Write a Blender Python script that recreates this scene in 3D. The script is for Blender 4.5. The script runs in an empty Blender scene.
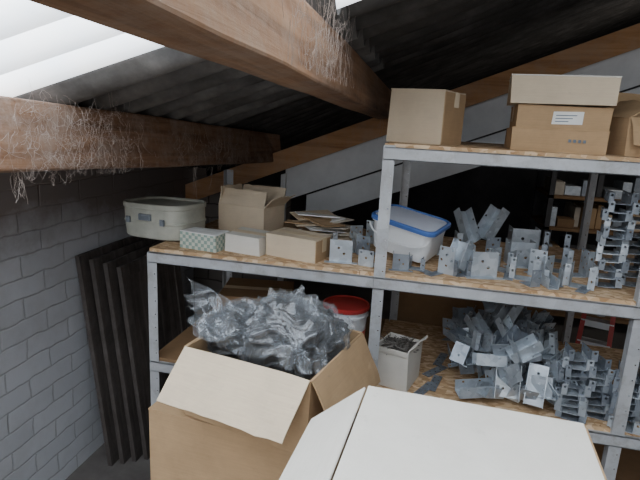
import bpy, math, random, bmesh
from mathutils import Vector, Matrix, Euler, noise
S=bpy.context.scene
COL=S.collection
R=math.radians
# ------------------------------------------------------------------ materials
def newmat(name):
    m=bpy.data.materials.new(name); m.use_nodes=True
    nt=m.node_tree; b=nt.nodes['Principled BSDF']; return m,nt,b
def N(nt,t,**k):
    n=nt.nodes.new(t)
    for a,v in k.items():
        if a in n.inputs: n.inputs[a].default_value=v
        else: setattr(n,a,v)
    return n
def coords(nt,scale=(1,1,1),rot=(0,0,0),kind='Object'):
    tc=N(nt,'ShaderNodeTexCoord'); mp=N(nt,'ShaderNodeMapping')
    mp.inputs['Scale'].default_value=scale; mp.inputs['Rotation'].default_value=rot
    nt.links.new(tc.outputs[kind],mp.inputs['Vector']); return mp.outputs['Vector']
def ramp(nt,fac,stops):
    r=N(nt,'ShaderNodeValToRGB'); e=r.color_ramp.elements
    while len(e)<len(stops): e.new(0.5)
    for i,(p,c) in enumerate(stops): e[i].position=p; e[i].color=(*c,1)
    nt.links.new(fac,r.inputs['Fac']); return r.outputs['Color']
def mix(nt,fac,a,b,mode='MIX'):
    m=N(nt,'ShaderNodeMix',data_type='RGBA',blend_type=mode)
    if hasattr(fac,'links'): nt.links.new(fac,m.inputs[0])
    else: m.inputs[0].default_value=fac
    for i,v in ((6,a),(7,b)):
        if hasattr(v,'links'): nt.links.new(v,m.inputs[i])
        else: m.inputs[i].default_value=(*v,1)
    return m.outputs[2]
def bump(nt,b,h,strength=.3,dist=.01):
    n=N(nt,'ShaderNodeBump',Strength=strength,Distance=dist)
    nt.links.new(h,n.inputs['Height']); nt.links.new(n.outputs[0],b.inputs['Normal'])
def noisy(name,c1,c2,scale=8,rough=.8,metal=0,stretch=(1,1,1),bs=.2,c3=None,detail=6):
    m,nt,b=newmat(name); v=coords(nt,stretch)
    n=N(nt,'ShaderNodeTexNoise',Scale=scale,Detail=detail,Roughness=.65); nt.links.new(v,n.inputs['Vector'])
    st=[(.3,c1),(.7,c2)] if c3 is None else [(.28,c1),(.5,c2),(.72,c3)]
    nt.links.new(ramp(nt,n.outputs['Fac'],st),b.inputs['Base Color'])
    b.inputs['Roughness'].default_value=rough; b.inputs['Metallic'].default_value=metal
    if bs: bump(nt,b,n.outputs['Fac'],bs,.005)
    return m
def cardboard(name,c,dark=.8):
    m,nt,b=newmat(name); v=coords(nt)
    n=N(nt,'ShaderNodeTexNoise',Scale=9,Detail=8,Roughness=.7); nt.links.new(v,n.inputs['Vector'])
    v2=coords(nt,(1,1,40)); n2=N(nt,'ShaderNodeTexNoise',Scale=12,Detail=2); nt.links.new(v2,n2.inputs['Vector'])
    v3=coords(nt); n3=N(nt,'ShaderNodeTexNoise',Scale=28,Detail=10,Roughness=.8); nt.links.new(v3,n3.inputs['Vector'])
    c2=tuple(x*dark for x in c)
    col=mix(nt,.12,ramp(nt,n.outputs['Fac'],[(.25,c2),(.6,c)]),n2.outputs['Fac'],'OVERLAY')
    col=mix(nt,ramp(nt,n3.outputs['Fac'],[(.60,(0,0,0)),(.72,(.4,.4,.4))]),col,tuple(x*.45 for x in c))
    nt.links.new(col,b.inputs['Base Color']); b.inputs['Roughness'].default_value=.85
    bump(nt,b,n.outputs['Fac'],.25,.006); return m
M={}
M['card']=cardboard('cardboard_brown',(.45,.30,.165))
M['card_l']=cardboard('cardboard_pale',(.63,.52,.38),.86)
M['card_d']=cardboard('cardboard_dark',(.25,.15,.075))
M['card_w']=cardboard('cardboard_white_faced',(.69,.66,.60),.90)
M['card_in']=cardboard('cardboard_inner',(.36,.24,.14))
M['tape']=noisy('packing_tape',(.58,.45,.28),(.68,.55,.37),5,.35)
M['label']=noisy('paper_label',(.70,.71,.69),(.82,.82,.80),6,.7)
M['ink']=noisy('printed_ink',(.10,.13,.17),(.18,.22,.27),60,.7)
m,nt,b=newmat('green_check_print'); v=coords(nt,(75,75,75)); ck=N(nt,'ShaderNodeTexChecker',Scale=1.0,Color1=(.58,.60,.52,1),Color2=(.26,.36,.31,1)); nt.links.new(v,ck.inputs['Vector']); nt.links.new(ck.outputs[0],b.inputs['Base Color']); M['greenprint']=m
m,nt,b=newmat('osb_board'); v=coords(nt,(45,90,45),(0,0,.4))
n0=N(nt,'ShaderNodeTexNoise',Scale=.5,Detail=3); nt.links.new(v,n0.inputs['Vector'])
vv=N(nt,'ShaderNodeVectorMath',operation='ADD'); nt.links.new(v,vv.inputs[0]); nt.links.new(n0.outputs['Color'],vv.inputs[1])
vo=N(nt,'ShaderNodeTexVoronoi',Scale=1.0); nt.links.new(vv.outputs[0],vo.inputs['Vector'])
sp=N(nt,'ShaderNodeSeparateColor'); nt.links.new(vo.outputs['Color'],sp.inputs[0])
nt.links.new(ramp(nt,sp.outputs[0],[(0,(.36,.21,.10)),(.5,(.54,.36,.20)),(1,(.72,.54,.36))]),b.inputs['Base Color'])
b.inputs['Roughness'].default_value=.8; bump(nt,b,sp.outputs[1],.3,.003); M['osb']=m
def timber(name,stops,axis=1,dust=(.42,.33,.26),df=.6):
    m,nt,b=newmat(name); st=[14,14,14]; st[axis]=.9
    v=coords(nt,tuple(st)); n=N(nt,'ShaderNodeTexNoise',Scale=1.6,Detail=8,Roughness=.65,Distortion=.6); nt.links.new(v,n.inputs['Vector'])
    col=ramp(nt,n.outputs['Fac'],stops)
    v3=coords(nt,(1,1,1)); n3=N(nt,'ShaderNodeTexNoise',Scale=6,Detail=10,Roughness=.8); nt.links.new(v3,n3.inputs['Vector'])
    col=mix(nt,ramp(nt,n3.outputs['Fac'],[(.44,(0,0,0)),(.62,(df,df,df))]),col,dust)
    nt.links.new(col,b.inputs['Base Color']); b.inputs['Roughness'].default_value=.85
    bump(nt,b,n.outputs['Fac'],.45,.006); return m
M['beam']=timber('timber_purlin',[(.3,(.11,.052,.024)),(.5,(.24,.122,.060)),(.7,(.36,.205,.11))],df=.45,dust=(.34,.26,.20))
M['beam2']=timber('timber_purlin_weathered',[(.3,(.10,.048,.025)),(.5,(.21,.11,.06)),(.72,(.36,.21,.125))],dust=(.36,.28,.23),df=.75)
M['rafter']=timber('timber_rafter',[(.3,(.28,.13,.055)),(.5,(.45,.235,.105)),(.7,(.56,.33,.17))],0,df=.35)
M['frame']=timber('timber_old_frame',[(.3,(.03,.026,.024)),(.5,(.06,.05,.046)),(.7,(.12,.105,.095))],2,df=.25,dust=(.2,.18,.17))
def steel(name,c1,c2,metal=.75,rough=.42,scale=45,dust=0):
    m,nt,b=newmat(name); v=coords(nt); vo=N(nt,'ShaderNodeTexVoronoi',Scale=scale); nt.links.new(v,vo.inputs['Vector'])
    n=N(nt,'ShaderNodeTexNoise',Scale=10,Detail=5); nt.links.new(v,n.inputs['Vector'])
    sp=N(nt,'ShaderNodeSeparateColor'); nt.links.new(vo.outputs['Color'],sp.inputs[0])
    col=mix(nt,.5,ramp(nt,sp.outputs[0],[(0,c1),(1,c2)]),ramp(nt,n.outputs['Fac'],[(.3,c1),(.7,c2)]))
    if dust:
        n4=N(nt,'ShaderNodeTexNoise',Scale=14,Detail=9,Roughness=.8); nt.links.new(v,n4.inputs['Vector'])
        col=mix(nt,ramp(nt,n4.outputs['Fac'],[(.5,(0,0,0)),(.68,(dust,dust,dust))]),col,(.25,.22,.19))
    nt.links.new(col,b.inputs['Base Color']); b.inputs['Metallic'].default_value=metal; b.inputs['Roughness'].default_value=rough; return m
M['galv']=steel('galvanised_steel',(.36,.41,.46),(.62,.67,.72),.5,.38)
M['galv_d']=steel('galvanised_steel_dull',(.18,.21,.25),(.36,.40,.45),.5,.45)
M['post']=steel('shelf_steel_grey',(.38,.39,.41),(.52,.54,.56),.15,.5,12,.6)
def brick(name,c1,c2,mortar,bw,rh,dirt,topdark=False,ms=.005,bs=.35):
    m,nt,b=newmat(name)
    tc=N(nt,'ShaderNodeTexCoord'); se=N(nt,'ShaderNodeSeparateXYZ'); nt.links.new(tc.outputs['Object'],se.inputs[0])
    ad=N(nt,'ShaderNodeMath',operation='ADD'); nt.links.new(se.outputs[0],ad.inputs[0]); nt.links.new(se.outputs[1],ad.inputs[1])
    cb=N(nt,'ShaderNodeCombineXYZ'); nt.links.new(ad.outputs[0],cb.inputs[0]); nt.links.new(se.outputs[2],cb.inputs[1])
    nz=N(nt,'ShaderNodeTexNoise',Scale=9,Detail=5); nt.links.new(tc.outputs['Object'],nz.inputs['Vector'])
    sc=N(nt,'ShaderNodeVectorMath',operation='SCALE'); sc.inputs[3].default_value=.03; nt.links.new(nz.outputs['Color'],sc.inputs[0])
    va=N(nt,'ShaderNodeVectorMath',operation='ADD'); nt.links.new(cb.outputs[0],va.inputs[0]); nt.links.new(sc.outputs[0],va.inputs[1])
    br=N(nt,'ShaderNodeTexBrick'); nt.links.new(va.outputs[0],br.inputs['Vector'])
    for k,x in (('Color1',(*c1,1)),('Color2',(*c2,1)),('Mortar',(*mortar,1)),('Scale',1.0),('Mortar Size',ms),('Mortar Smooth',1.0),('Brick Width',bw),('Row Height',rh)): br.inputs[k].default_value=x
    n=N(nt,'ShaderNodeTexNoise',Scale=2.5,Detail=9,Roughness=.7); nt.links.new(tc.outputs['Object'],n.inputs['Vector'])
    col=mix(nt,ramp(nt,n.outputs['Fac'],[(.45,(0,0,0)),(.7,(.5,.5,.5))]),br.outputs['Color'],dirt)
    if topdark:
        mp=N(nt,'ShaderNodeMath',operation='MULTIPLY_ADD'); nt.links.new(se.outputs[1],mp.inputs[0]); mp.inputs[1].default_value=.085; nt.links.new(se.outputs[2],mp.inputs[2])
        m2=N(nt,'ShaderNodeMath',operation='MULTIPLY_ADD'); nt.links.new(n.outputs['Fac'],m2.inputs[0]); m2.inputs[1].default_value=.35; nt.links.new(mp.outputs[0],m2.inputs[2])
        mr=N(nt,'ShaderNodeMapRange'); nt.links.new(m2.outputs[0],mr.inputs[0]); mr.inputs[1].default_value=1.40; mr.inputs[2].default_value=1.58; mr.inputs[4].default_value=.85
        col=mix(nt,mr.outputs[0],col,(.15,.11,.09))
    nt.links.new(col,b.inputs['Base Color']); b.inputs['Roughness'].default_value=.9
    iv=N(nt,'ShaderNodeMath',operation='SUBTRACT'); iv.inputs[0].default_value=1; nt.links.new(br.outputs['Fac'],iv.inputs[1])
    a2=N(nt,'ShaderNodeMath',operation='MULTIPLY_ADD'); nt.links.new(n.outputs['Fac'],a2.inputs[0]); a2.inputs[1].default_value=.8; nt.links.new(iv.outputs[0],a2.inputs[2])
    bump(nt,b,a2.outputs[0],bs,.008); return m
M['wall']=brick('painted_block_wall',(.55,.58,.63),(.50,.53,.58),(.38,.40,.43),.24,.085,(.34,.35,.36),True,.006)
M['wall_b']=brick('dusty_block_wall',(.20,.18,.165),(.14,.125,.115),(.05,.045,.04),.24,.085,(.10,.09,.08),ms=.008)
M['dark']=noisy('dark_sheeting',(.03,.03,.035),(.08,.08,.085),3,.8)
M['floor']=noisy('concrete_floor',(.10,.09,.085),(.18,.17,.16),4,.9)
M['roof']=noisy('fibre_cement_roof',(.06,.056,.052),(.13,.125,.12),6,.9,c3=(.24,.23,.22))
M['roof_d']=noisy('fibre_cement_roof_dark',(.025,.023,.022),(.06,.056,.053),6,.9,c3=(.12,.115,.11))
M['panel']=noisy('whitewashed_panel',(.62,.64,.66),(.78,.80,.82),5,.7)
M['black']=noisy('black_plastic',(.003,.003,.004),(.012,.012,.015),10,.35)
M['white_p']=noisy('white_plastic',(.72,.74,.76),(.80,.82,.84),4,.4,bs=0)
M['blue_p']=noisy('blue_plastic_lid',(.05,.12,.36),(.08,.17,.45),4,.35,bs=0)
M['lid_t']=noisy('frosted_lid',(.55,.60,.72),(.66,.70,.80),4,.3,bs=0)
M['red_p']=noisy('red_plastic',(.42,.03,.03),(.52,.06,.05),4,.4,bs=0)
M['screws']=noisy('screw_mix',(.02,.02,.02),(.22,.20,.18),90,.5,.6,c3=(.07,.065,.06))
M['paper']=noisy('old_paper',(.42,.37,.30),(.60,.56,.49),9,.8)
M['case']=noisy('grey_beige_case_shell',(.33,.33,.28),(.52,.52,.45),7,.6)
M['dust']=noisy('dust_thread',(.26,.20,.17),(.55,.49,.45),20,1,bs=0)
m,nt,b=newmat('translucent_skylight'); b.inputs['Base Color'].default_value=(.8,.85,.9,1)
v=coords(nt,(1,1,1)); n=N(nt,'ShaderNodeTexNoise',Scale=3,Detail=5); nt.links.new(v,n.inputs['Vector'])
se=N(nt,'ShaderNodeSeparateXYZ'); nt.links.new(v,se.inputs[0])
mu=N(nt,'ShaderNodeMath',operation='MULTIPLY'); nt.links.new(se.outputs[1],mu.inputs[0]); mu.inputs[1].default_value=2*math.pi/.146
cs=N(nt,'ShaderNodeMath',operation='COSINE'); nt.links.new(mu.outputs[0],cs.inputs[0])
mr=N(nt,'ShaderNodeMapRange'); nt.links.new(cs.outputs[0],mr.inputs[0]); mr.inputs[1].default_value=-1; mr.inputs[3].default_value=2.0; mr.inputs[4].default_value=4.8  # corrugation shading put into the glow as brighter and dimmer stripes
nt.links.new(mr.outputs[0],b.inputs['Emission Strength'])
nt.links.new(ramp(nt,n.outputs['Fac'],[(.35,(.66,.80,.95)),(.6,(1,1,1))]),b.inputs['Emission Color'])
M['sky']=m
m,nt,b=newmat('clear_plastic_film'); nt.nodes.remove(b)
tr=N(nt,'ShaderNodeBsdfTransparent'); tr.inputs[0].default_value=(.95,.96,.97,1)
gl=N(nt,'ShaderNodeBsdfGlossy',Roughness=.16); gl.inputs[0].default_value=(.80,.83,.87,1)
df_=N(nt,'ShaderNodeBsdfDiffuse'); df_.inputs[0].default_value=(.66,.70,.74,1)
lw=N(nt,'ShaderNodeLayerWeight',Blend=.2)
m1=N(nt,'ShaderNodeMixShader'); m1.inputs[0].default_value=.10; nt.links.new(tr.outputs[0],m1.inputs[1]); nt.links.new(df_.outputs[0],m1.inputs[2])
mr=N(nt,'ShaderNodeMapRange'); nt.links.new(lw.outputs['Facing'],mr.inputs[0]); mr.inputs[3].default_value=.055; mr.inputs[4].default_value=.48
m2=N(nt,'ShaderNodeMixShader'); nt.links.new(mr.outputs[0],m2.inputs[0]); nt.links.new(m1.outputs[0],m2.inputs[1]); nt.links.new(gl.outputs[0],m2.inputs[2])
nt.links.new(m2.outputs[0],nt.nodes['Material Output'].inputs['Surface']); M['film']=m

# ------------------------------------------------------------------ mesh builder
class MB:
    def __init__(s): s.v=[];s.f=[];s.m=[];s.mats=[]
    def mi(s,k):
        if k not in s.mats: s.mats.append(k)
        return s.mats.index(k)
    def add(s,vs,fs,k,T=None):
        o=len(s.v)
        for p in vs:
            p=Vector(p); s.v.append(T@p if T else p)
        i=s.mi(k)
        for f in fs: s.f.append([o+j for j in f]); s.m.append(i)
    def box(s,lo,hi,k,T=None):
        x0,y0,z0=lo;x1,y1,z1=hi
        vs=[(x0,y0,z0),(x1,y0,z0),(x1,y1,z0),(x0,y1,z0),(x0,y0,z1),(x1,y0,z1),(x1,y1,z1),(x0,y1,z1)]
        s.add(vs,[(0,3,2,1),(4,5,6,7),(0,1,5,4),(1,2,6,5),(2,3,7,6),(3,0,4,7)],k,T)
    def slab(s,pts,t,k,T=None):
        P=[Vector(p) for p in pts]; n=(P[1]-P[0]).cross(P[2]-P[0]).normalized()*t
        L=len(P); vs=P+[p+n for p in P]
        fs=[tuple(reversed(range(L))),tuple(range(L,2*L))]+[(i,(i+1)%L,L+(i+1)%L,L+i) for i in range(L)]
        s.add(vs,fs,k,T)
    def cyl(s,r0,r1,z0,z1,k,T=None,n=20,cap=True,sx=1,sy=1):
        vs=[]
        for r,z in ((r0,z0),(r1,z1)):
            for i in range(n):
                a=2*math.pi*i/n; vs.append((r*sx*math.cos(a),r*sy*math.sin(a),z))
        fs=[(i,(i+1)%n,n+(i+1)%n,n+i) for i in range(n)]
        if cap: fs+= [tuple(reversed(range(n))),tuple(range(n,2*n))]
        s.add(vs,fs,k,T)
    def plate(s,nx,ny,c,holes,k,T,hr=.25):
        for i in range(nx):
            for j in range(ny):
                x=i*c;y=j*c
                if (i,j) in holes:
                    r=c*hr; vs=[]
                    sq=[(1,.5),(1,1),(.5,1),(0,1),(0,.5),(0,0),(.5,0),(1,0)]
                    for q in range(8):
                        vs.append((x+sq[q][0]*c,y+sq[q][1]*c,0))
                    for q in range(8):
                        a=q*math.pi/4; vs.append((x+c/2+r*math.cos(a),y+c/2+r*math.sin(a),0))
                    s.add(vs,[(q,(q+1)%8,8+(q+1)%8,8+q) for q in range(8)],k,T)
                else: s.add([(x,y,0),(x+c,y,0),(x+c,y+c,0),(x,y+c,0)],[(0,1,2,3)],k,T)
    def obj(s,name,parent=None,bevel=0,solid=0,smooth=False,loc=None):
        me=bpy.data.meshes.new(name)
        me.from_pydata([tuple(p) for p in s.v],[],s.f)
        for k in s.mats: me.materials.append(M[k])
        for p,i in zip(me.polygons,s.m): p.material_index=i; p.use_smooth=smooth
        me.update()
        o=bpy.data.objects.new(name,me); COL.objects.link(o)
        if loc is not None: o.location=loc
        if parent: o.parent=parent
        if solid:
            q=o.modifiers.new('solid','SOLIDIFY'); q.thickness=solid
        if bevel:
            q=o.modifiers.new('bev','BEVEL'); q.width=bevel; q.segments=2; q.limit_method='ANGLE'
        return o
def TR(x,y,z,rz=0,rx=0,ry=0):
    return Matrix.Translation((x,y,z))@Euler((R(rx),R(ry),R(rz)),'XYZ').to_matrix().to_4x4()
def empty(name):
    o=bpy.data.objects.new(name,None); COL.objects.link(o); o.empty_display_size=.05; return o

# ------------------------------------------------------------------ room shell
def roofz(x,y=3.0):
    k=min(.09,max(0,.012+.064*(-.3-x)))
    return 1.995+.43*x+(3-y)*k
b=MB(); b.box((-1.75,-3.2,-.1),(4.2,6.7,0),'floor'); b.obj('floor')
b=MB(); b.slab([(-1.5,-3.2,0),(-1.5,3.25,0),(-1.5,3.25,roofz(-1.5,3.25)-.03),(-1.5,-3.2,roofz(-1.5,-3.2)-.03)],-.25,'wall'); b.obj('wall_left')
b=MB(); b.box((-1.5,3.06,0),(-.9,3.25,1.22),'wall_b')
b.obj('wall_back')
b=MB(); b.box((-1.75,6.5,0),(4.2,6.7,3.4),'dark'); b.obj('wall_far')
b=MB(); b.box((4.0,-3.2,0),(4.2,6.5,3.5),'dark'); b.obj('wall_right')
b=MB(); b.box((-1.75,3.25,0),(-1.5,6.5,1.2),'dark'); b.obj('wall_side')
def corr(name,x0,x1,y0,y1,k,zoff=0,amp=.026,per=.146,nx=10):
    b=MB(); ny=int((y1-y0)/per*12)
    vs=[];fs=[]
    for i in range(nx+1):
        x=x0+(x1-x0)*i/nx
        for j in range(ny+1):
            y=y0+(y1-y0)*j/ny
            vs.append((x,y,roofz(x,y)+zoff+amp*math.cos(2*math.pi*y/per)))
    for i in range(nx):
        for j in range(ny):
            a=i*(ny+1)+j; fs.append((a,a+ny+1,a+ny+2,a+1))
    b.add(vs,fs,k); return b.obj(name,solid=.007,smooth=True)
YS=1.28
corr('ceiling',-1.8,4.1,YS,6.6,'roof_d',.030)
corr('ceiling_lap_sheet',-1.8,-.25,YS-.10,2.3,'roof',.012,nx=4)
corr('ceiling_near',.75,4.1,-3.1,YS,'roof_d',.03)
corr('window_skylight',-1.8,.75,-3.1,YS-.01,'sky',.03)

def beam(name,p0,p1,w,h,k,tilt=0):
    p0=Vector(p0);p1=Vector(p1); L=(p1-p0).length
    b=MB(); n=24
    vs=[];fs=[]
    for i in range(n+1):
        y=L*i/n
        for (x,z) in ((0,0),(w,0),(w,h),(0,h)):
            vs.append((x+noise.noise((y*3,x*9,z*9))*.006,y,z+noise.noise((y*3+9,x*9,z*9))*.006))
    for i in range(n):
        for q in range(4):
            a=i*4+q;c=i*4+(q+1)%4; fs.append((a,c,c+4,a+4))
    fs.append((3,2,1,0)); fs.append(tuple(n*4+q for q in range(4)))
    b.add(vs,fs,k); o=b.obj(name,bevel=.006)
    d=(p1-p0).normalized()
    q=d.to_track_quat('Y','Z'); o.rotation_mode='QUATERNION'; o.rotation_quaternion=q@Euler((0,R(tilt),0)).to_quaternion(); o.location=p0
    return o
beam('roof_purlin',(-.335,-2.9,1.81),(-.335,3.1,1.668),.08,.155,'beam',-8)
beam('roof_purlin',(-1.02,-2.9,1.70),(-1.02,3.12,1.375),.09,.17,'beam2',-8)
b=MB(); b.slab([(-1.5,2.95,1.10),(4.0,2.95,3.32),(4.0,2.95,3.44),(-1.5,2.95,1.22)],-.06,'rafter'); b.obj('roof_rafter')
b=MB()
def rz_(x,o): return 1.705+.404*x-o
b.slab([(-.88,3.03,rz_(-.88,.19)),(3.9,3.03,rz_(3.9,.19)),(3.9,3.03,rz_(3.9,-.03)),(-.88,3.03,rz_(-.88,-.03))],-.02,'panel')
b.slab([(-.75,3.06,rz_(-.75,.36)),(3.9,3.06,rz_(3.9,.36)),(3.9,3.06,rz_(3.9,.202)),(-.75,3.06,rz_(-.75,.202))],-.02,'panel')
b.slab([(-.90,3.0,.0),(-.87,3.0,.0),(-.87,3.0,1.33),(-.90,3.0,1.32)],-.04,'panel')
b.obj('gable_panel',bevel=.002)

# ------------------------------------------------------------------ shelving unit
su=empty('metal_shelving_unit')
YF,YB=1.70,2.45
XL,XM,XR=-1.02,-.165,.655
def post(name,x,y,z1,sx,sy):
    b=MB(); t=.0025
    n=int(z1/.018); c=.018
    hs={(1,j) for j in range(n) if j%3==1}
    T=Matrix.Translation((x,y,0))@Matrix(((sx,0,0,0),(0,0,sy,0),(0,1,0,0),(0,0,0,1)))
    b.plate(2,n,c,hs,'post',T,.14)
    T2=Matrix.Translation((x,y,0))@Matrix(((0,0,sx,0),(sy,0,0,0),(0,1,0,0),(0,0,0,1)))
    b.plate(2,n,c,hs,'post',T2,.14)
    return b.obj(name,su,solid=t)
post('post_1',XL,YF,1.135,1,1); post('post_2',XM,YF,1.585,1,1); post('post_3',XR,YF,1.585,1,1)
post('post_4',XL,YB,1.40,1,-1); post('post_5',XM+.02,YB,1.585,1,-1); post('post_6',XR,YB,1.585,1,-1)
def shelf(name,x0,x1,z,k='osb'):
    b=MB(); b.box((x0,YF+.012,z-.018),(x1,YB-.005,z),k); b.obj(name+'_board',su,bevel=.001)
    b=MB()
    for y0,y1 in ((YF-.006,YF),(YB,YB+.004)):
        b.box((x0,y0,z-.052),(x1,y1,z-.012),'post')
    b.box((x0,YF-.006,z-.052),(x1,YF+.02,z-.048),'post')
    b.box((x0,YF-.006,z-.016),(x1,YF+.011,z-.012),'post')
    for q in (x0+.003,x1-.02): b.box((q,YF,z-.05),(q+.015,YB,z-.019),'post')
    b.obj(name+'_rails',su,bevel=.001)
ZT,ZM,ZL=1.59,1.15,.705
shelf('shelf_top',XM,XR+.4,ZT); shelf('shelf_mid_left',XL,XM-.001,ZM); shelf('shelf_mid_right',XM,XR+.4,ZM)
shelf('shelf_low_left',XL,XM-.001,ZL,'card_d'); shelf('shelf_low_right',XM,XR+.4,ZL)
shelf('shelf_bottom',XL,XR+.4,.3,'card_d')

# ------------------------------------------------------------------ boxes
def jit(b,amt,seed):
    for i,p in enumerate(b.v):
        q=p*6+Vector((seed*3.1,seed*1.7,0)); b.v[i]=p+Vector((noise.noise(q),noise.noise(q+Vector((7,1,3))),noise.noise(q+Vector((2,9,5)))))*amt
def closed_box(name,w,d,h,loc,rz,mat,tape=True,label=None,top=None,seed=1,tilt=0,ink=False,side=None):
    b=MB()
    b.box((-w/2,-d/2,0),(w/2,d/2,h-.004),mat)
    b.box((-w/2-.001,-d/2-.001,h-.004),(w/2+.001,-.0015,h),top or mat)
    b.box((-w/2-.001,.0015,h-.004),(w/2+.001,d/2+.001,h),top or mat)
    if side: b.box((w/2+.0003,-d/2+.002,.001),(w/2+.003,d/2-.001,h-.006),side)
    if tape:
        b.box((-w/2-.002,-.018,h),(w/2+.002,.018,h+.0008),'tape')
        b.box((-w/2-.002,-.018,h-.05),(-w/2-.001,.018,h),'tape'); b.box((w/2+.003,-.018,h-.05),(w/2+.004,.018,h),'tape')
    if label:
        b.box((-w*.12,-d/2-.0018,h*.2),(w*.2,-d/2-.0005,h*.75),label)
        for q in range(3): b.box((-w*.09,-d/2-.0026,h*(.3+.13*q)),(w*(.05+.04*q),-d/2-.0019,h*(.34+.13*q)),'ink')
    if ink:
        for q in range(4): b.box((w*(.1+.05*q),-d/2-.0012,h*.45),(w*(.13+.05*q),-d/2-.0002,h*.58),'ink')
    jit(b,.007,seed)
    o=b.obj(name,bevel=.0018); o.location=loc; o.rotation_euler=(0,R(tilt),R(rz)); return o
def open_box(name,w,d,h,loc,rz,mat,flaps,inner='card_in',fill=None,seed=1,fl=None,flmat=None,fh=.8):
    b=MB(); t=.004
    b.box((-w/2,-d/2,0),(w/2,d/2,t),mat)
    b.box((-w/2,-d/2,t),(w/2,-d/2+t,h),mat); b.box((-w/2,d/2-t,t),(w/2,d/2,h),mat)
    b.box((-w/2,-d/2+t,t),(-w/2+t,d/2-t,h),mat); b.box((w/2-t,-d/2+t,t),(w/2,d/2-t,h),mat)
    b.box((-w/2+t,-d/2+t,t),(w/2-t,d/2-t,t+.002),inner)
    fl=fl or d*.5
    spec=[((0,-d/2),0,w),((w/2,0),90,d),((0,d/2),180,w),((-w/2,0),270,d)]
    for i,a in enumerate(flaps):
        if a is None: continue
        (cx,cy),rot,L=spec[i]
        T=Matrix.Translation((cx,cy,h))@Matrix.Rotation(R(rot),4,'Z')@Matrix.Rotation(R(a),4,'X')
        vs=[];n=8
        m_=10
        for q in range(n+1):
            u=q/n; zz=fl*u; ww=L/2-.004*u-.002
            for j in range(m_+1):
                xx=-ww+2*ww*j/m_
                vs.append((xx,-.012*u*u+.008*u*noise.noise(Vector((xx*14,u*2,seed))),zz+(.004*noise.noise(Vector((xx*40,seed,3))) if q==n else 0)))
        k=flmat[i] if flmat and flmat[i] else mat
        P=len(vs); W=m_+1; vs2=[(x,y+t,z) for x,y,z in vs]
        fs=[]
        for q in range(n):
            for j in range(m_):
                a0=q*W+j
                fs+=[(a0,a0+1,a0+W+1,a0+W),(P+a0+W,P+a0+W+1,P+a0+1,P+a0)]
            fs+=[(q*W,(q+1)*W,P+(q+1)*W,P+q*W),(q*W+m_,P+q*W+m_,P+(q+1)*W+m_,(q+1)*W+m_)]
        for j in range(m_):
            fs+=[(n*W+j,n*W+j+1,P+n*W+j+1,P+n*W+j),(j,P+j,P+j+1,j+1)]
        b.add(vs+vs2,fs,k,T)
    if fill:
        b.box((-w/2+t+.001,-d/2+t+.001,t+.003),(w/2-t-.001,d/2-t-.001,h*fh),fill)
    jit(b,.006,seed)
    o=b.obj(name); o.location=loc; o.rotation_euler=(0,0,R(rz)); return o
closed_box('cardboard_box',.205,.17,.18,(-.048,1.93,ZT),-24,'card_l',seed=2,side='card')
closed_box('cardboard_box',.285,.25,.070,(.378,1.90,ZT),-3,'card',seed=3,ink=True,tape=False)
closed_box('cardboard_box',.275,.24,.070,(.380,1.905,ZT+.072),-2,'card',label='label',seed=4)
closed_box('cardboard_box',.305,.26,.088,(.371,1.90,ZT+.144),-4,'card_l',seed=5,top='card_w')
open_box('cardboard_box',.24,.24,.12,(.665,1.92,ZT),8,'card',[150,None,10,-60],seed=6,fl=.09)
closed_box('cardboard_box',.155,.10,.065,(-.835,1.80,ZM),-8,'greenprint',tape=False,seed=7,top='label')
open_box('cardboard_box',.235,.17,.13,(-.765,2.13,ZM),-14,'card_l',[-35,40,5,-12],seed=8,fl=.07)
closed_box('cardboard_box',.15,.13,.07,(-.66,1.83,ZM),-10,'card_w',seed=9)
closed_box('cardboard_box',.20,.14,.085,(-.47,1.83,ZM),-12,'card_l',seed=10,tape=True,side='card')
b=MB(); n=48
def stad(w,d,z,k=1.0):
    out=[]
    for i in range(n):
        a=2*math.pi*i/n; c=math.cos(a);s_=math.sin(a); e=.55
        out.append((math.copysign(abs(c)**e,c)*w/2*k,math.copysign(abs(s_)**e,s_)*d/2*k,z))
    return out
prof=[(0,.95),(0.006,.98),(.06,1),(.062,1.02),(.068,1.02),(.07,1.0),(.118,1),(.120,1.03),(.136,1.03),(.140,1.01),(.138,.96),(.130,.94),(.128,.5)]
vs=[];fs=[]
for z,k in prof: vs+=stad(.32,.22,z,k)
for r in range(len(prof)-1):
    for i in range(n): fs.append((r*n+i,r*n+(i+1)%n,(r+1)*n+(i+1)%n,(r+1)*n+i))
fs.append(tuple(reversed(range(n)))); fs.append(tuple(range((len(prof)-1)*n,len(prof)*n)))
b.add(vs,fs,'case'); b.box((-.03,-.120,.075),(.03,-.109,.10),'galv_d'); b.box((-.10,-.120,.06),(-.08,-.112,.085),'galv_d'); b.box((.08,-.120,.06),(.10,-.112,.085),'galv_d')
o=b.obj('storage_case',bevel=.001); o.location=(-1.07,1.93,ZM+.004); o.rotation_euler=(0,R(-2),R(-14))
b=MB(); rnd=random.Random(5)
for i in range(16):
    b.box((-.09,-.06,0),(.09,.06,.004),['paper','card','card_l','label'][i%4],TR(-.44+rnd.uniform(-.08,.05),2.14+rnd.uniform(-.05,.05),ZM+.012+i*.006,rnd.uniform(-40,40),rnd.uniform(-6,6),rnd.uniform(-7,7)))
b.obj('paper_pile')

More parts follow.
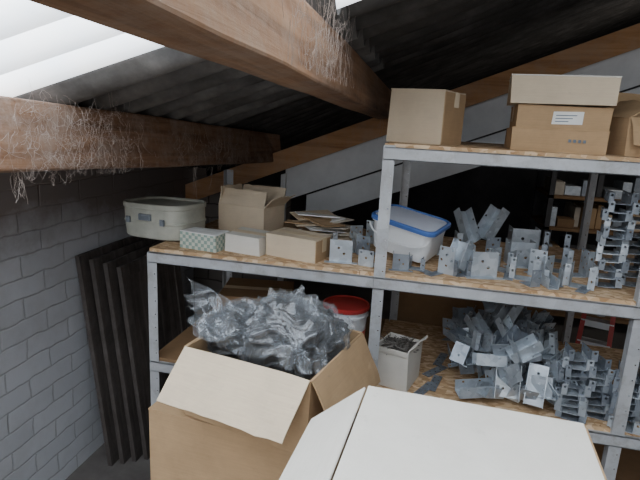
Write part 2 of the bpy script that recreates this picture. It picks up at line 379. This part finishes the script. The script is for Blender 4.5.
# plastic tub
tub=empty('plastic_tub')
def rrect(w,d,z,r,n=6):
    out=[]
    for cx,cy,a0 in ((w/2-r,d/2-r,0),(-w/2+r,d/2-r,90),(-w/2+r,-d/2+r,180),(w/2-r,-d/2+r,270)):
        for i in range(n+1):
            a=R(a0+90*i/n); out.append((cx+r*math.cos(a),cy+r*math.sin(a),z))
    return out
def loft(b,rings,k,capb=True,capt=True):
    n=len(rings[0]); vs=[p for r in rings for p in r]; fs=[]
    for r in range(len(rings)-1):
        for i in range(n): fs.append((r*n+i,r*n+(i+1)%n,(r+1)*n+(i+1)%n,(r+1)*n+i))
    if capb: fs.append(tuple(reversed(range(n))))
    if capt: fs.append(tuple(range((len(rings)-1)*n,len(rings)*n)))
    b.add(vs,fs,k)
b=MB(); loft(b,[rrect(.20,.15,0,.03),rrect(.205,.155,.003,.03),rrect(.225,.17,.10,.03),rrect(.237,.182,.101,.03),rrect(.237,.182,.108,.03)],'white_p'); b.obj('body',tub,bevel=.001)
b=MB(); loft(b,[rrect(.246,.19,.106,.034),rrect(.246,.19,.118,.034),rrect(.236,.18,.122,.034),rrect(.228,.172,.122,.03),rrect(.222,.166,.117,.03)],'blue_p',True,False)
loft(b,[rrect(.222,.166,.1165,.03),rrect(.221,.165,.1175,.03)],'lid_t'); b.obj('lid',tub,bevel=.001)
b=MB(); 
for i in range(14):
    a0=math.pi*i/14;a1=math.pi*(i+1)/14
    b.slab([(.115*math.cos(a0),-.095,.095-.05*math.sin(a0)),(.115*math.cos(a1),-.095,.095-.05*math.sin(a1)),(.109*math.cos(a1),-.095,.095-.045*math.sin(a1)),(.109*math.cos(a0),-.095,.095-.045*math.sin(a0))],.003,'white_p')
b.obj('handle',tub)
tub.location=(-.08,1.955,ZM+.036); tub.rotation_euler=(R(6),R(9),R(-20)); tub.scale=(1.06,1.06,1.08)

# ------------------------------------------------------------------ galvanised hardware
def hanger(b,T,w=3,h=4,d=3,c=.019,k='galv'):
    W=w*c
    sideh={(i,j) for i in range(d) for j in range(h) if (i+j)%2==0 and j>0}
    b.plate(w,d,c,{(1,1)},k,T)
    Rz=Matrix.Rotation(R(90),4,'Z')@Matrix.Rotation(R(90),4,'X')
    b.plate(d,h,c,sideh,k,T@Rz)
    b.plate(d,h,c,sideh,k,T@Matrix.Translation((W,0,0))@Rz)
    Rx=Matrix.Rotation(R(90),4,'X')
    b.plate(1,h,c,{(0,j) for j in range(1,h,2)},k,T@Matrix.Translation((-c,0,0))@Rx)
    b.plate(1,h,c,{(0,j) for j in range(1,h,2)},k,T@Matrix.Translation((W,0,0))@Rx)
def angle(b,T,a=4,w=3,c=.019,k='galv'):
    hl={(i,j) for i in range(w) for j in range(1,a) if (i+j)%2==0}
    b.plate(w,a,c,hl,k,T); b.plate(w,a,c,hl,k,T@Matrix.Rotation(R(90),4,'X'))
    b.slab([(w*c/2-.004,.002,.001),(w*c/2+.004,.002,.001),(w*c/2+.004,.03,.001)],.0005,k,T)
def strap(b,T,n=9,w=2,c=.016,k='galv_d'):
    b.plate(w,n,c,{(i,j) for i in range(w) for j in range(n) if (i+j)%2==0},k,T)
def channel(b,T,w=3,l=6,h=2,c=.020,k='galv'):
    b.plate(w,l,c,{(1,j) for j in range(1,l,2)},k,T)
    Rz=Matrix.Rotation(R(90),4,'Z')@Matrix.Rotation(R(90),4,'X')
    b.plate(l,h,c,{(j,1) for j in range(1,l,3)},k,T@Rz); b.plate(l,h,c,{(j,1) for j in range(1,l,3)},k,T@Matrix.Translation((w*c,0,0))@Rz)
def post_shoe(b,T,c=.020,k='galv'):
    b.plate(4,4,c,{(1,2),(2,1)},k,T@Matrix.Rotation(R(90),4,'X'))
    Rz=Matrix.Rotation(R(90),4,'Z')@Matrix.Rotation(R(90),4,'X')
    b.plate(3,4,c,{(1,1),(1,3)},k,T@Rz); b.plate(3,4,c,{(1,1),(1,3)},k,T@Matrix.Translation((4*c,0,0))@Rz)
    b.plate(6,1,c,{(0,0),(5,0)},k,T@Matrix.Translation((-c,-c,0)))
def scatter(name,items):
    b=MB()
    for (kind,x,y,z,rz,rx,ry,kw) in items:
        {'h':hanger,'a':angle,'s':strap,'c':channel,'p':post_shoe}[kind](b,TR(x,y,z,rz,rx,ry),**kw)
    return b.obj(name,solid=.0022)
D=dict
it=[('p',-.34,1.79,ZM+.004,8,0,0,{}),('a',-.235,1.78,ZM+.004,-12,0,0,D(a=3,w=3)),('h',-.34,1.93,ZM+.003,20,0,0,D(w=4,h=4)),('a',-.265,1.93,ZM+.004,-20,0,0,D(k='galv_d')),
     ('a',-.32,2.1,ZM+.003,30,0,0,{}),('a',-.26,2.16,ZM+.003,-30,0,0,D(a=5))]
scatter('angle_bracket_pile',it)
it=[('p',-.11,1.775,ZM+.003,4,0,0,D(k='galv_d',c=.014)),('h',-.055,1.80,ZM+.003,-12,0,0,D(k='galv_d',c=.014,h=3)),('s',-.00,1.76,ZM+.003,-38,0,0,D(n=6)),
('a',.045,1.80,ZM+.004,-25,0,0,D(a=5,w=3)),('c',.085,1.82,ZM+.02,-35,62,0,D(l=5)),('p',.160,1.79,ZM+.003,14,0,0,D(c=.022)),('h',.11,1.77,ZM+.003,25,0,0,D(c=.013,k='galv_d')),
('a',.11,1.98,ZM+.004,-30,0,0,D(a=4,w=4)),('c',.14,2.10,ZM+.05,35,55,0,D(l=7)),('a',.22,2.02,ZM+.004,20,0,0,D(a=5,w=3,k='galv_d')),('h',.06,2.05,ZM+.003,10,0,0,D(h=5)),
('s',.265,1.80,ZM+.004,-10,0,0,D(n=7)),('h',.305,1.82,ZM+.003,-12,0,0,D(w=3,h=4)),('c',.40,1.735,ZM+.004,14,0,0,D(l=6,h=2,w=2,c=.017)),('a',.345,1.74,ZM+.003,30,0,0,D(a=3,w=2,k='galv_d')),
('p',.31,2.0,ZM+.003,10,0,0,D(c=.023)),('h',.43,1.98,ZM+.003,-12,0,0,D(w=3,h=5,k='galv_d')),('c',.21,2.2,ZM+.06,-60,60,0,D(l=7,w=4)),
('p',.34,2.2,ZM+.003,5,0,0,D(c=.027)),('h',.47,2.15,ZM+.003,-15,0,0,D(w=3,h=6,k='galv_d')),('h',.24,1.92,ZM+.003,-35,0,0,D(h=4)),
('s',.43,1.76,ZM+.006,35,0,0,D(n=6)),('h',.475,1.80,ZM+.003,-22,0,0,D(w=3,h=4)),('a',.40,1.87,ZM+.004,40,0,0,D(a=4,w=3)),('s',.48,1.74,ZM+.006,-30,0,0,D(n=5)),
('h',.41,1.80,ZM+.003,5,0,0,D(h=3,c=.016)),('a',.36,1.90,ZM+.003,-25,0,0,D(a=5)),('h',.51,1.93,ZM+.003,12,0,0,D(h=5)),('s',.02,1.75,ZM+.006,50,0,0,D(n=4))]
scatter('joist_hanger_pile',it)
def stackitems(x0,y0,z0,nx,nz,dx,dz,seed,jx=.01,ja=8,**kw):
    rnd=random.Random(seed); out=[]
    for q in range(nx):
        top=nz-rnd.randint(0,2)
        for i in range(top):
            out.append(('h',x0+q*dx+rnd.uniform(-jx,jx),y0+rnd.uniform(-jx,jx)+(.05 if q%2 else 0),z0+i*dz,rnd.uniform(-ja,ja),rnd.uniform(-3,3),rnd.uniform(-3,3),D(k=rnd.choice(['galv','galv_d','galv_d']),**kw)))
    return out
scatter('joist_hanger_stack',stackitems(.575,1.83,ZM+.006,3,11,.088,.028,8,w=3,h=2,d=4,c=.018))
it=[];rnd=random.Random(21)
for i in range(115):
    x=rnd.uniform(.14,.50); y=rnd.uniform(1.74,2.25); zz=ZL+.025+max(0,.20-abs(x-.33)*.5)*rnd.random()
    it.append((rnd.choice('hcahcap'),x,y,zz,rnd.uniform(-80,80),rnd.uniform(-25,45),rnd.uniform(-30,30),D(k=rnd.choice(['galv','galv','galv_d']),c=rnd.uniform(.015,.019))))
it+=[('c',.28,1.76,ZL+.03,0,72,0,D(w=4,l=6,h=2)),('c',.38,1.74,ZL+.03,-14,66,0,D(w=3,l=7,h=2)),('c',.15,1.78,ZL+.02,-75,5,0,D(w=3,l=7,h=2)),
('s',-.0,1.73,ZL+.004,-25,0,0,D(n=8)),('s',.05,1.78,ZL+.006,-12,0,0,D(n=8)),('s',.03,1.9,ZL+.005,-35,0,0,D(n=8)),('s',.07,2.0,ZL+.005,-15,0,0,D(n=8))]
scatter('steel_bracket_heap',it)
scatter('joist_hanger_stack',stackitems(.50,1.72,ZL+.006,6,10,.082,.023,31,.012,16,w=3,h=2,d=4,c=.019))

open_box('screw_carton',.13,.15,.15,(-.065,1.83,ZL),-16,'card_w',[172,15,None,None],fill='screws',seed=14,fl=.03,fh=.86)
b=MB(); rnd=random.Random(3)
for i in range(160):
    b.cyl(.0024,.0014,0,.035,'screws',TR(-.065+rnd.uniform(-.045,.045),1.83+rnd.uniform(-.05,.05),ZL+.134+rnd.random()*.018,rnd.uniform(0,360),rnd.uniform(60,110),0),n=6)
b.obj('screw_pile')
bk=empty('paint_bucket')
def ring(r,z,n=28): return [(r*math.cos(2*math.pi*i/n),r*math.sin(2*math.pi*i/n),z) for i in range(n)]
b=MB(); loft(b,[ring(r,z) for r,z in ((.075,0),(.077,.003),(.088,.20),(.094,.202),(.094,.210),(.089,.212),(.091,.225))],'white_p'); b.obj('body',bk,bevel=.001)
b=MB(); loft(b,[ring(r,z) for r,z in ((.095,.226),(.097,.228),(.097,.240),(.091,.243),(.087,.238))],'red_p'); b.obj('lid',bk)
b=MB(); loft(b,[ring(r,z) for r,z in ((.0825,.075),(.0865,.15))],'red_p',False,False); b.obj('label_band',bk,solid=.001)
bk.location=(-.285,1.90,ZL); bk.scale=(.95,.95,1.06)
b=MB(); b.slab([(-.12,2.50,.0),(.60,2.50,.0),(.60,2.50,1.02),(-.12,2.50,1.05)],-.012,'card_d'); b.obj('hardboard_sheet')
closed_box('cardboard_box',.3,.25,.2,(-.72,2.1,ZL),10,'card_d',seed=19)

# ------------------------------------------------------------------ foreground boxes: open carton standing on a closed one
closed_box('cardboard_carton',.46,.42,.86,(-.45,1.335,0),-5,'card',seed=16,tape=True)
open_box('cardboard_carton',.365,.33,.20,(-.372,1.262,.866),-13,'card',[128,150,160,165],flmat=['card_l','card',None,None],seed=15,fl=.150)
def ridged(q,p=4): return (1-abs(noise.noise(q)))**p
def finish(bm,name,k,c,rz=0):
    me=bpy.data.meshes.new(name); bm.to_mesh(me); bm.free(); me.materials.append(M[k])
    for p in me.polygons: p.use_smooth=True
    o=bpy.data.objects.new(name,me); COL.objects.link(o); o.location=c; o.rotation_euler=(0,0,R(rz)); return o
def bag(name,c,size,seed,k='film',shrink=1.0,rz=0,fine=1.0):
    bm=bmesh.new(); bmesh.ops.create_icosphere(bm,subdivisions=6,radius=1)
    for v in bm.verts:
        p=v.co.copy(); s3=Vector((seed,seed*2.3,0))
        w_=Vector((noise.noise(p*1.5+s3),noise.noise(p*1.5+s3+Vector((5,5,5))),noise.noise(p*1.5-s3)))
        q=p+w_*.5
        f=1+.30*noise.noise(p*1.2+s3)
        f+=.20*(ridged(Vector((q.x*1.4,q.y*1.4,q.z*.9))+s3,5)-.4)
        f+=fine*.10*(ridged(Vector((q.x*1.6,q.y*3.6,q.z*3.0))-s3,8)-.25)
        v.co=Vector((p.x*size[0],p.y*size[1],p.z*size[2]))*f*shrink
    return finish(bm,name,k,c,rz)
def sheet(name,pts,seed,amp=.03,n=60):
    P=[Vector(p) for p in pts]; bm=bmesh.new(); g=[]
    nrm=(P[1]-P[0]).cross(P[3]-P[0]).normalized(); s3=Vector((seed,seed*1.9,0))
    for i in range(n+1):
        row=[]
        for j in range(n+1):
            u=i/n;v=j/n
            p=P[0]*(1-u)*(1-v)+P[1]*u*(1-v)+P[2]*u*v+P[3]*(1-u)*v
            w_=noise.noise(Vector((u*2,v*2,seed)))
            h=amp*(ridged(Vector((u*1.6+w_*.6,v*3.2+w_,0))+s3,7)-.3)*1.6+amp*1.3*noise.noise(Vector((u*1.5,v*1.5,3))+s3)+amp*.35*(ridged(Vector((u*4,v*3+w_,2))+s3,8)-.2)
            e=.02*noise.noise(Vector((u*4,v*4,seed)))
            row.append(bm.verts.new(p+nrm*h+Vector((e,0,e))))
        g.append(row)
    for i in range(n):
        for j in range(n): bm.faces.new((g[i][j],g[i+1][j],g[i+1][j+1],g[i][j+1]))
    return finish(bm,name,'film',(0,0,0))
pb=empty('plastic_bag')
for i,(c,s_,rz) in enumerate([((-.335,1.27,1.075),(.135,.13,.115),-10),((-.49,1.29,1.062),(.11,.11,.08),20)]):
    o=bag('film_%d'%i,c,s_,i*4.7+1,'film',1,rz); o.parent=pb
    o=bag('contents_%d'%i,(c[0],c[1],c[2]-.006),s_,i*4.7+1,'black',.90,rz,1.5); o.parent=pb
for i,pts in enumerate([
  [(-.57,1.17,1.08),(-.44,1.12,1.09),(-.48,1.26,1.15),(-.64,1.28,1.20)],
  [(-.42,1.14,1.09),(-.24,1.10,1.06),(-.27,1.28,1.19),(-.42,1.32,1.17)],
  [(-.35,1.10,1.10),(-.20,1.11,1.05),(-.25,1.28,1.12),(-.33,1.32,1.21)]]):
    o=sheet('film_sheet_%d'%i,pts,i*3.3+2,.026); o.parent=pb
# right foreground carton
b=MB(); w=.37;d=.42
b.box((-w/2,-d/2,0),(w/2,d/2,1.16),'card')
b.box((-w/2-.002,-d/2-.002,1.161),(w/2+.002,d/2+.002,1.166),'card_w')
b.slab([(-w/2-.006,-d/2,1.16),(-w/2-.006,d/2,1.16),(-w/2-.10,d/2-.03,1.09),(-w/2-.10,-d/2+.03,1.09)],.004,'card_w')
b.slab([(w/2+.004,d/2,1.16),(w/2+.004,-d/2,1.16),(w/2+.03,-d/2+.02,1.0),(w/2+.03,d/2-.02,1.0)],.004,'card')
jit(b,.006,3)
o=b.obj('tall_cardboard_carton',bevel=.001); o.location=(.095,.68,0); o.rotation_euler=(0,0,R(-3))

# ------------------------------------------------------------------ leaning frames
for i in range(4):
    b=MB(); W=.62-.03*i;H=1.03-.02*i;t=.022; f=.06
    b.box((0,0,0),(f,t,H),'frame'); b.box((W-f,0,0),(W,t,H),'frame')
    b.box((f,0,H-f),(W-f,t,H),'frame'); b.box((f,0,0),(W-f,t,f),'frame'); b.box((f,.008,f),(W-f,.014,H-f),'frame')
    o=b.obj('wooden_window_frame',bevel=.002)
    o.matrix_world=Matrix.Translation((-1.355+i*.045,1.90+.03*i,0.0))@Matrix.Rotation(R(90),4,'Z')@Matrix.Rotation(R(-6.5),4,'X')

# ------------------------------------------------------------------ background stores
bs=empty('storage_rack')
b=MB()
for x in (.95,1.9,3.1):
    for y in (4.6,5.2): b.box((x,y,0),(x+.04,y+.04,1.6),'dark')
for z in (.1,.5,.85,1.12,1.38): b.box((.95,4.6,z),(3.14,5.24,z+.025),'card_d')
b.obj('rack',bs)
b=MB(); rnd=random.Random(77)
for z in (.125,.525,.875,1.145,1.405):
    x=1.0
    while x<3.0:
        w=rnd.uniform(.05,.16);h=rnd.uniform(.06,.2)
        if abs(x-1.9)>.1: b.box((x,4.64+rnd.uniform(0,.1),z),(x+w-.01,4.8+rnd.uniform(.0,.35),z+h),rnd.choice(['white_p','card','card_d','card_d','paper','card_l','dark','galv','galv','galv_d']))
        x+=w
b.obj('stored_goods',bs,bevel=.003)
lad=empty('step_ladder')
b=MB()
for sx in (-.16,.16):
    b.slab([(sx-.022,-.22,0),(sx+.022,-.22,0),(sx*.8+.022,0,.75),(sx*.8-.022,0,.75)],.04,'red_p')
    b.slab([(sx-.015,.25,0),(sx+.015,.25,0),(sx*.8+.015,.03,.75),(sx*.8-.015,.03,.75)],.03,'white_p')
for i in range(4):
    z=.15+.16*i; y=-.22+.22*z/.75; b.box((-.15,y-.03,z),(.15,y+.09,z+.05),'white_p')
b.box((-.15,-.05,.74),(.15,.1,.79),'red_p'); b.obj('frame',lad); lad.location=(1.07,3.3,0); lad.rotation_euler=(0,0,R(-20)); lad.scale=(.6,.6,.80)

# ------------------------------------------------------------------ cobwebs
def cobweb(name,strands,thick=.0006):
    cu=bpy.data.curves.new(name,'CURVE'); cu.dimensions='3D'; cu.bevel_depth=thick; cu.bevel_resolution=0
    for pts in strands:
        sp=cu.splines.new('POLY'); sp.points.add(len(pts)-1)
        for p,q in zip(sp.points,pts): p.co=(*q,1)
    cu.materials.append(M['dust']); o=bpy.data.objects.new(name,cu); COL.objects.link(o); return o
rnd=random.Random(12)
def face_web(x,y0,y1,z0,z1,n,step=.006,ln=(5,14),sl=0):
    st=[]
    for i in range(n):
        u=.5+.5*rnd.uniform(-1,1)*rnd.random()**.5
        lo=z0+sl*u-.012
        p=Vector((x,y0+(y1-y0)*u,rnd.uniform(z0,z1)+sl*u)); pts=[p.copy()]
        d=Vector((0,rnd.uniform(-1,1),rnd.uniform(-1,.6)))
        for q in range(rnd.randint(*ln)):
            d+=Vector((rnd.uniform(-.2,.2),rnd.uniform(-.6,.6),rnd.uniform(-.6,.6)))
            if p.z<lo: d.z=abs(d.z)
            p=p+d.normalized()*step; p.x=min(max(p.x,x),x+.01); pts.append(p.copy())
        st.append(pts)
    return st
cobweb('cobweb',face_web(-.238,.75,1.4,1.75,1.87,200,.006,(8,24)),.0002)
cobweb('cobweb',face_web(-.905,.9,1.5,1.50,1.66,300,.005,(6,20),-.02)+face_web(-.905,1.5,2.7,1.46,1.60,110,.006,(5,16),-.06),.00028)
def hang(x,y,z,L,n=6,sp=.015):
    st=[]
    for i in range(n):
        p=Vector((x+rnd.uniform(-sp,sp),y+rnd.uniform(-sp,sp),z)); pts=[p.copy()]; l=L*rnd.uniform(.3,1)
        for q in range(8):
            p=p+Vector((rnd.uniform(-.005,.005),rnd.uniform(-.005,.005),-l/8)); pts.append(p.copy())
        st.append(pts)
    return st
hs=[]
for i in range(8): hs+=hang(-.95,rnd.uniform(1.0,2.6),1.48,rnd.uniform(.02,.05),3,.01)
cobweb('cobweb',hang(-.95,1.02,1.50,.085,12)+hang(-.95,1.15,1.49,.04,7)+hang(-.95,1.95,1.44,.24,4)+hang(-.95,2.1,1.43,.12,5)+hang(-.30,2.8,1.67,.14,3)+hs,.0004)

# ------------------------------------------------------------------ light
w=bpy.data.worlds.new('daylight'); S.world=w; w.use_nodes=True
bg=w.node_tree.nodes['Background']; bg.inputs[0].default_value=(.86,.91,1,1); bg.inputs[1].default_value=.42
def area(name,loc,rot,size,power,col=(1,1,1)):
    l=bpy.data.lights.new(name,'AREA'); l.energy=power; l.shape='RECTANGLE'; l.size=size[0]; l.size_y=size[1]; l.color=col
    o=bpy.data.objects.new(name,l); COL.objects.link(o); o.location=loc; o.rotation_euler=[R(a) for a in rot]; return o
area('rear_fill_light',(.6,-3.0,1.7),(82,0,0),(3,2),34,(1,.98,.94))  # unseen area light added behind the camera as frontal fill
l=bpy.data.lights.new('store_fill_light','POINT'); l.energy=10; l.shadow_soft_size=.15; l.color=(1,.93,.85)  # unseen point light added to brighten the background stores
o=bpy.data.objects.new('store_fill_light',l); COL.objects.link(o); o.location=(1.8,3.7,1.9)

# ------------------------------------------------------------------ camera
F=517.0; th=R(13); ro=R(3); ps=R(12)
cd=bpy.data.cameras.new('camera'); cam=bpy.data.objects.new('camera',cd); COL.objects.link(cam); S.camera=cam
cd.sensor_width=36; cd.lens=36*F/640; cd.clip_start=.02
fwd=Vector((-math.sin(ps)*math.cos(th),math.cos(ps)*math.cos(th),-math.sin(th)))
rt=Vector((math.cos(ps),math.sin(ps),0)); up=rt.cross(fwd)
r2=rt*math.cos(ro)+up*math.sin(ro); u2=-rt*math.sin(ro)+up*math.cos(ro)
mw=Matrix((( r2.x,u2.x,-fwd.x,0),(r2.y,u2.y,-fwd.y,0),(r2.z,u2.z,-fwd.z,1.65),(0,0,0,1)))
cam.matrix_world=mw
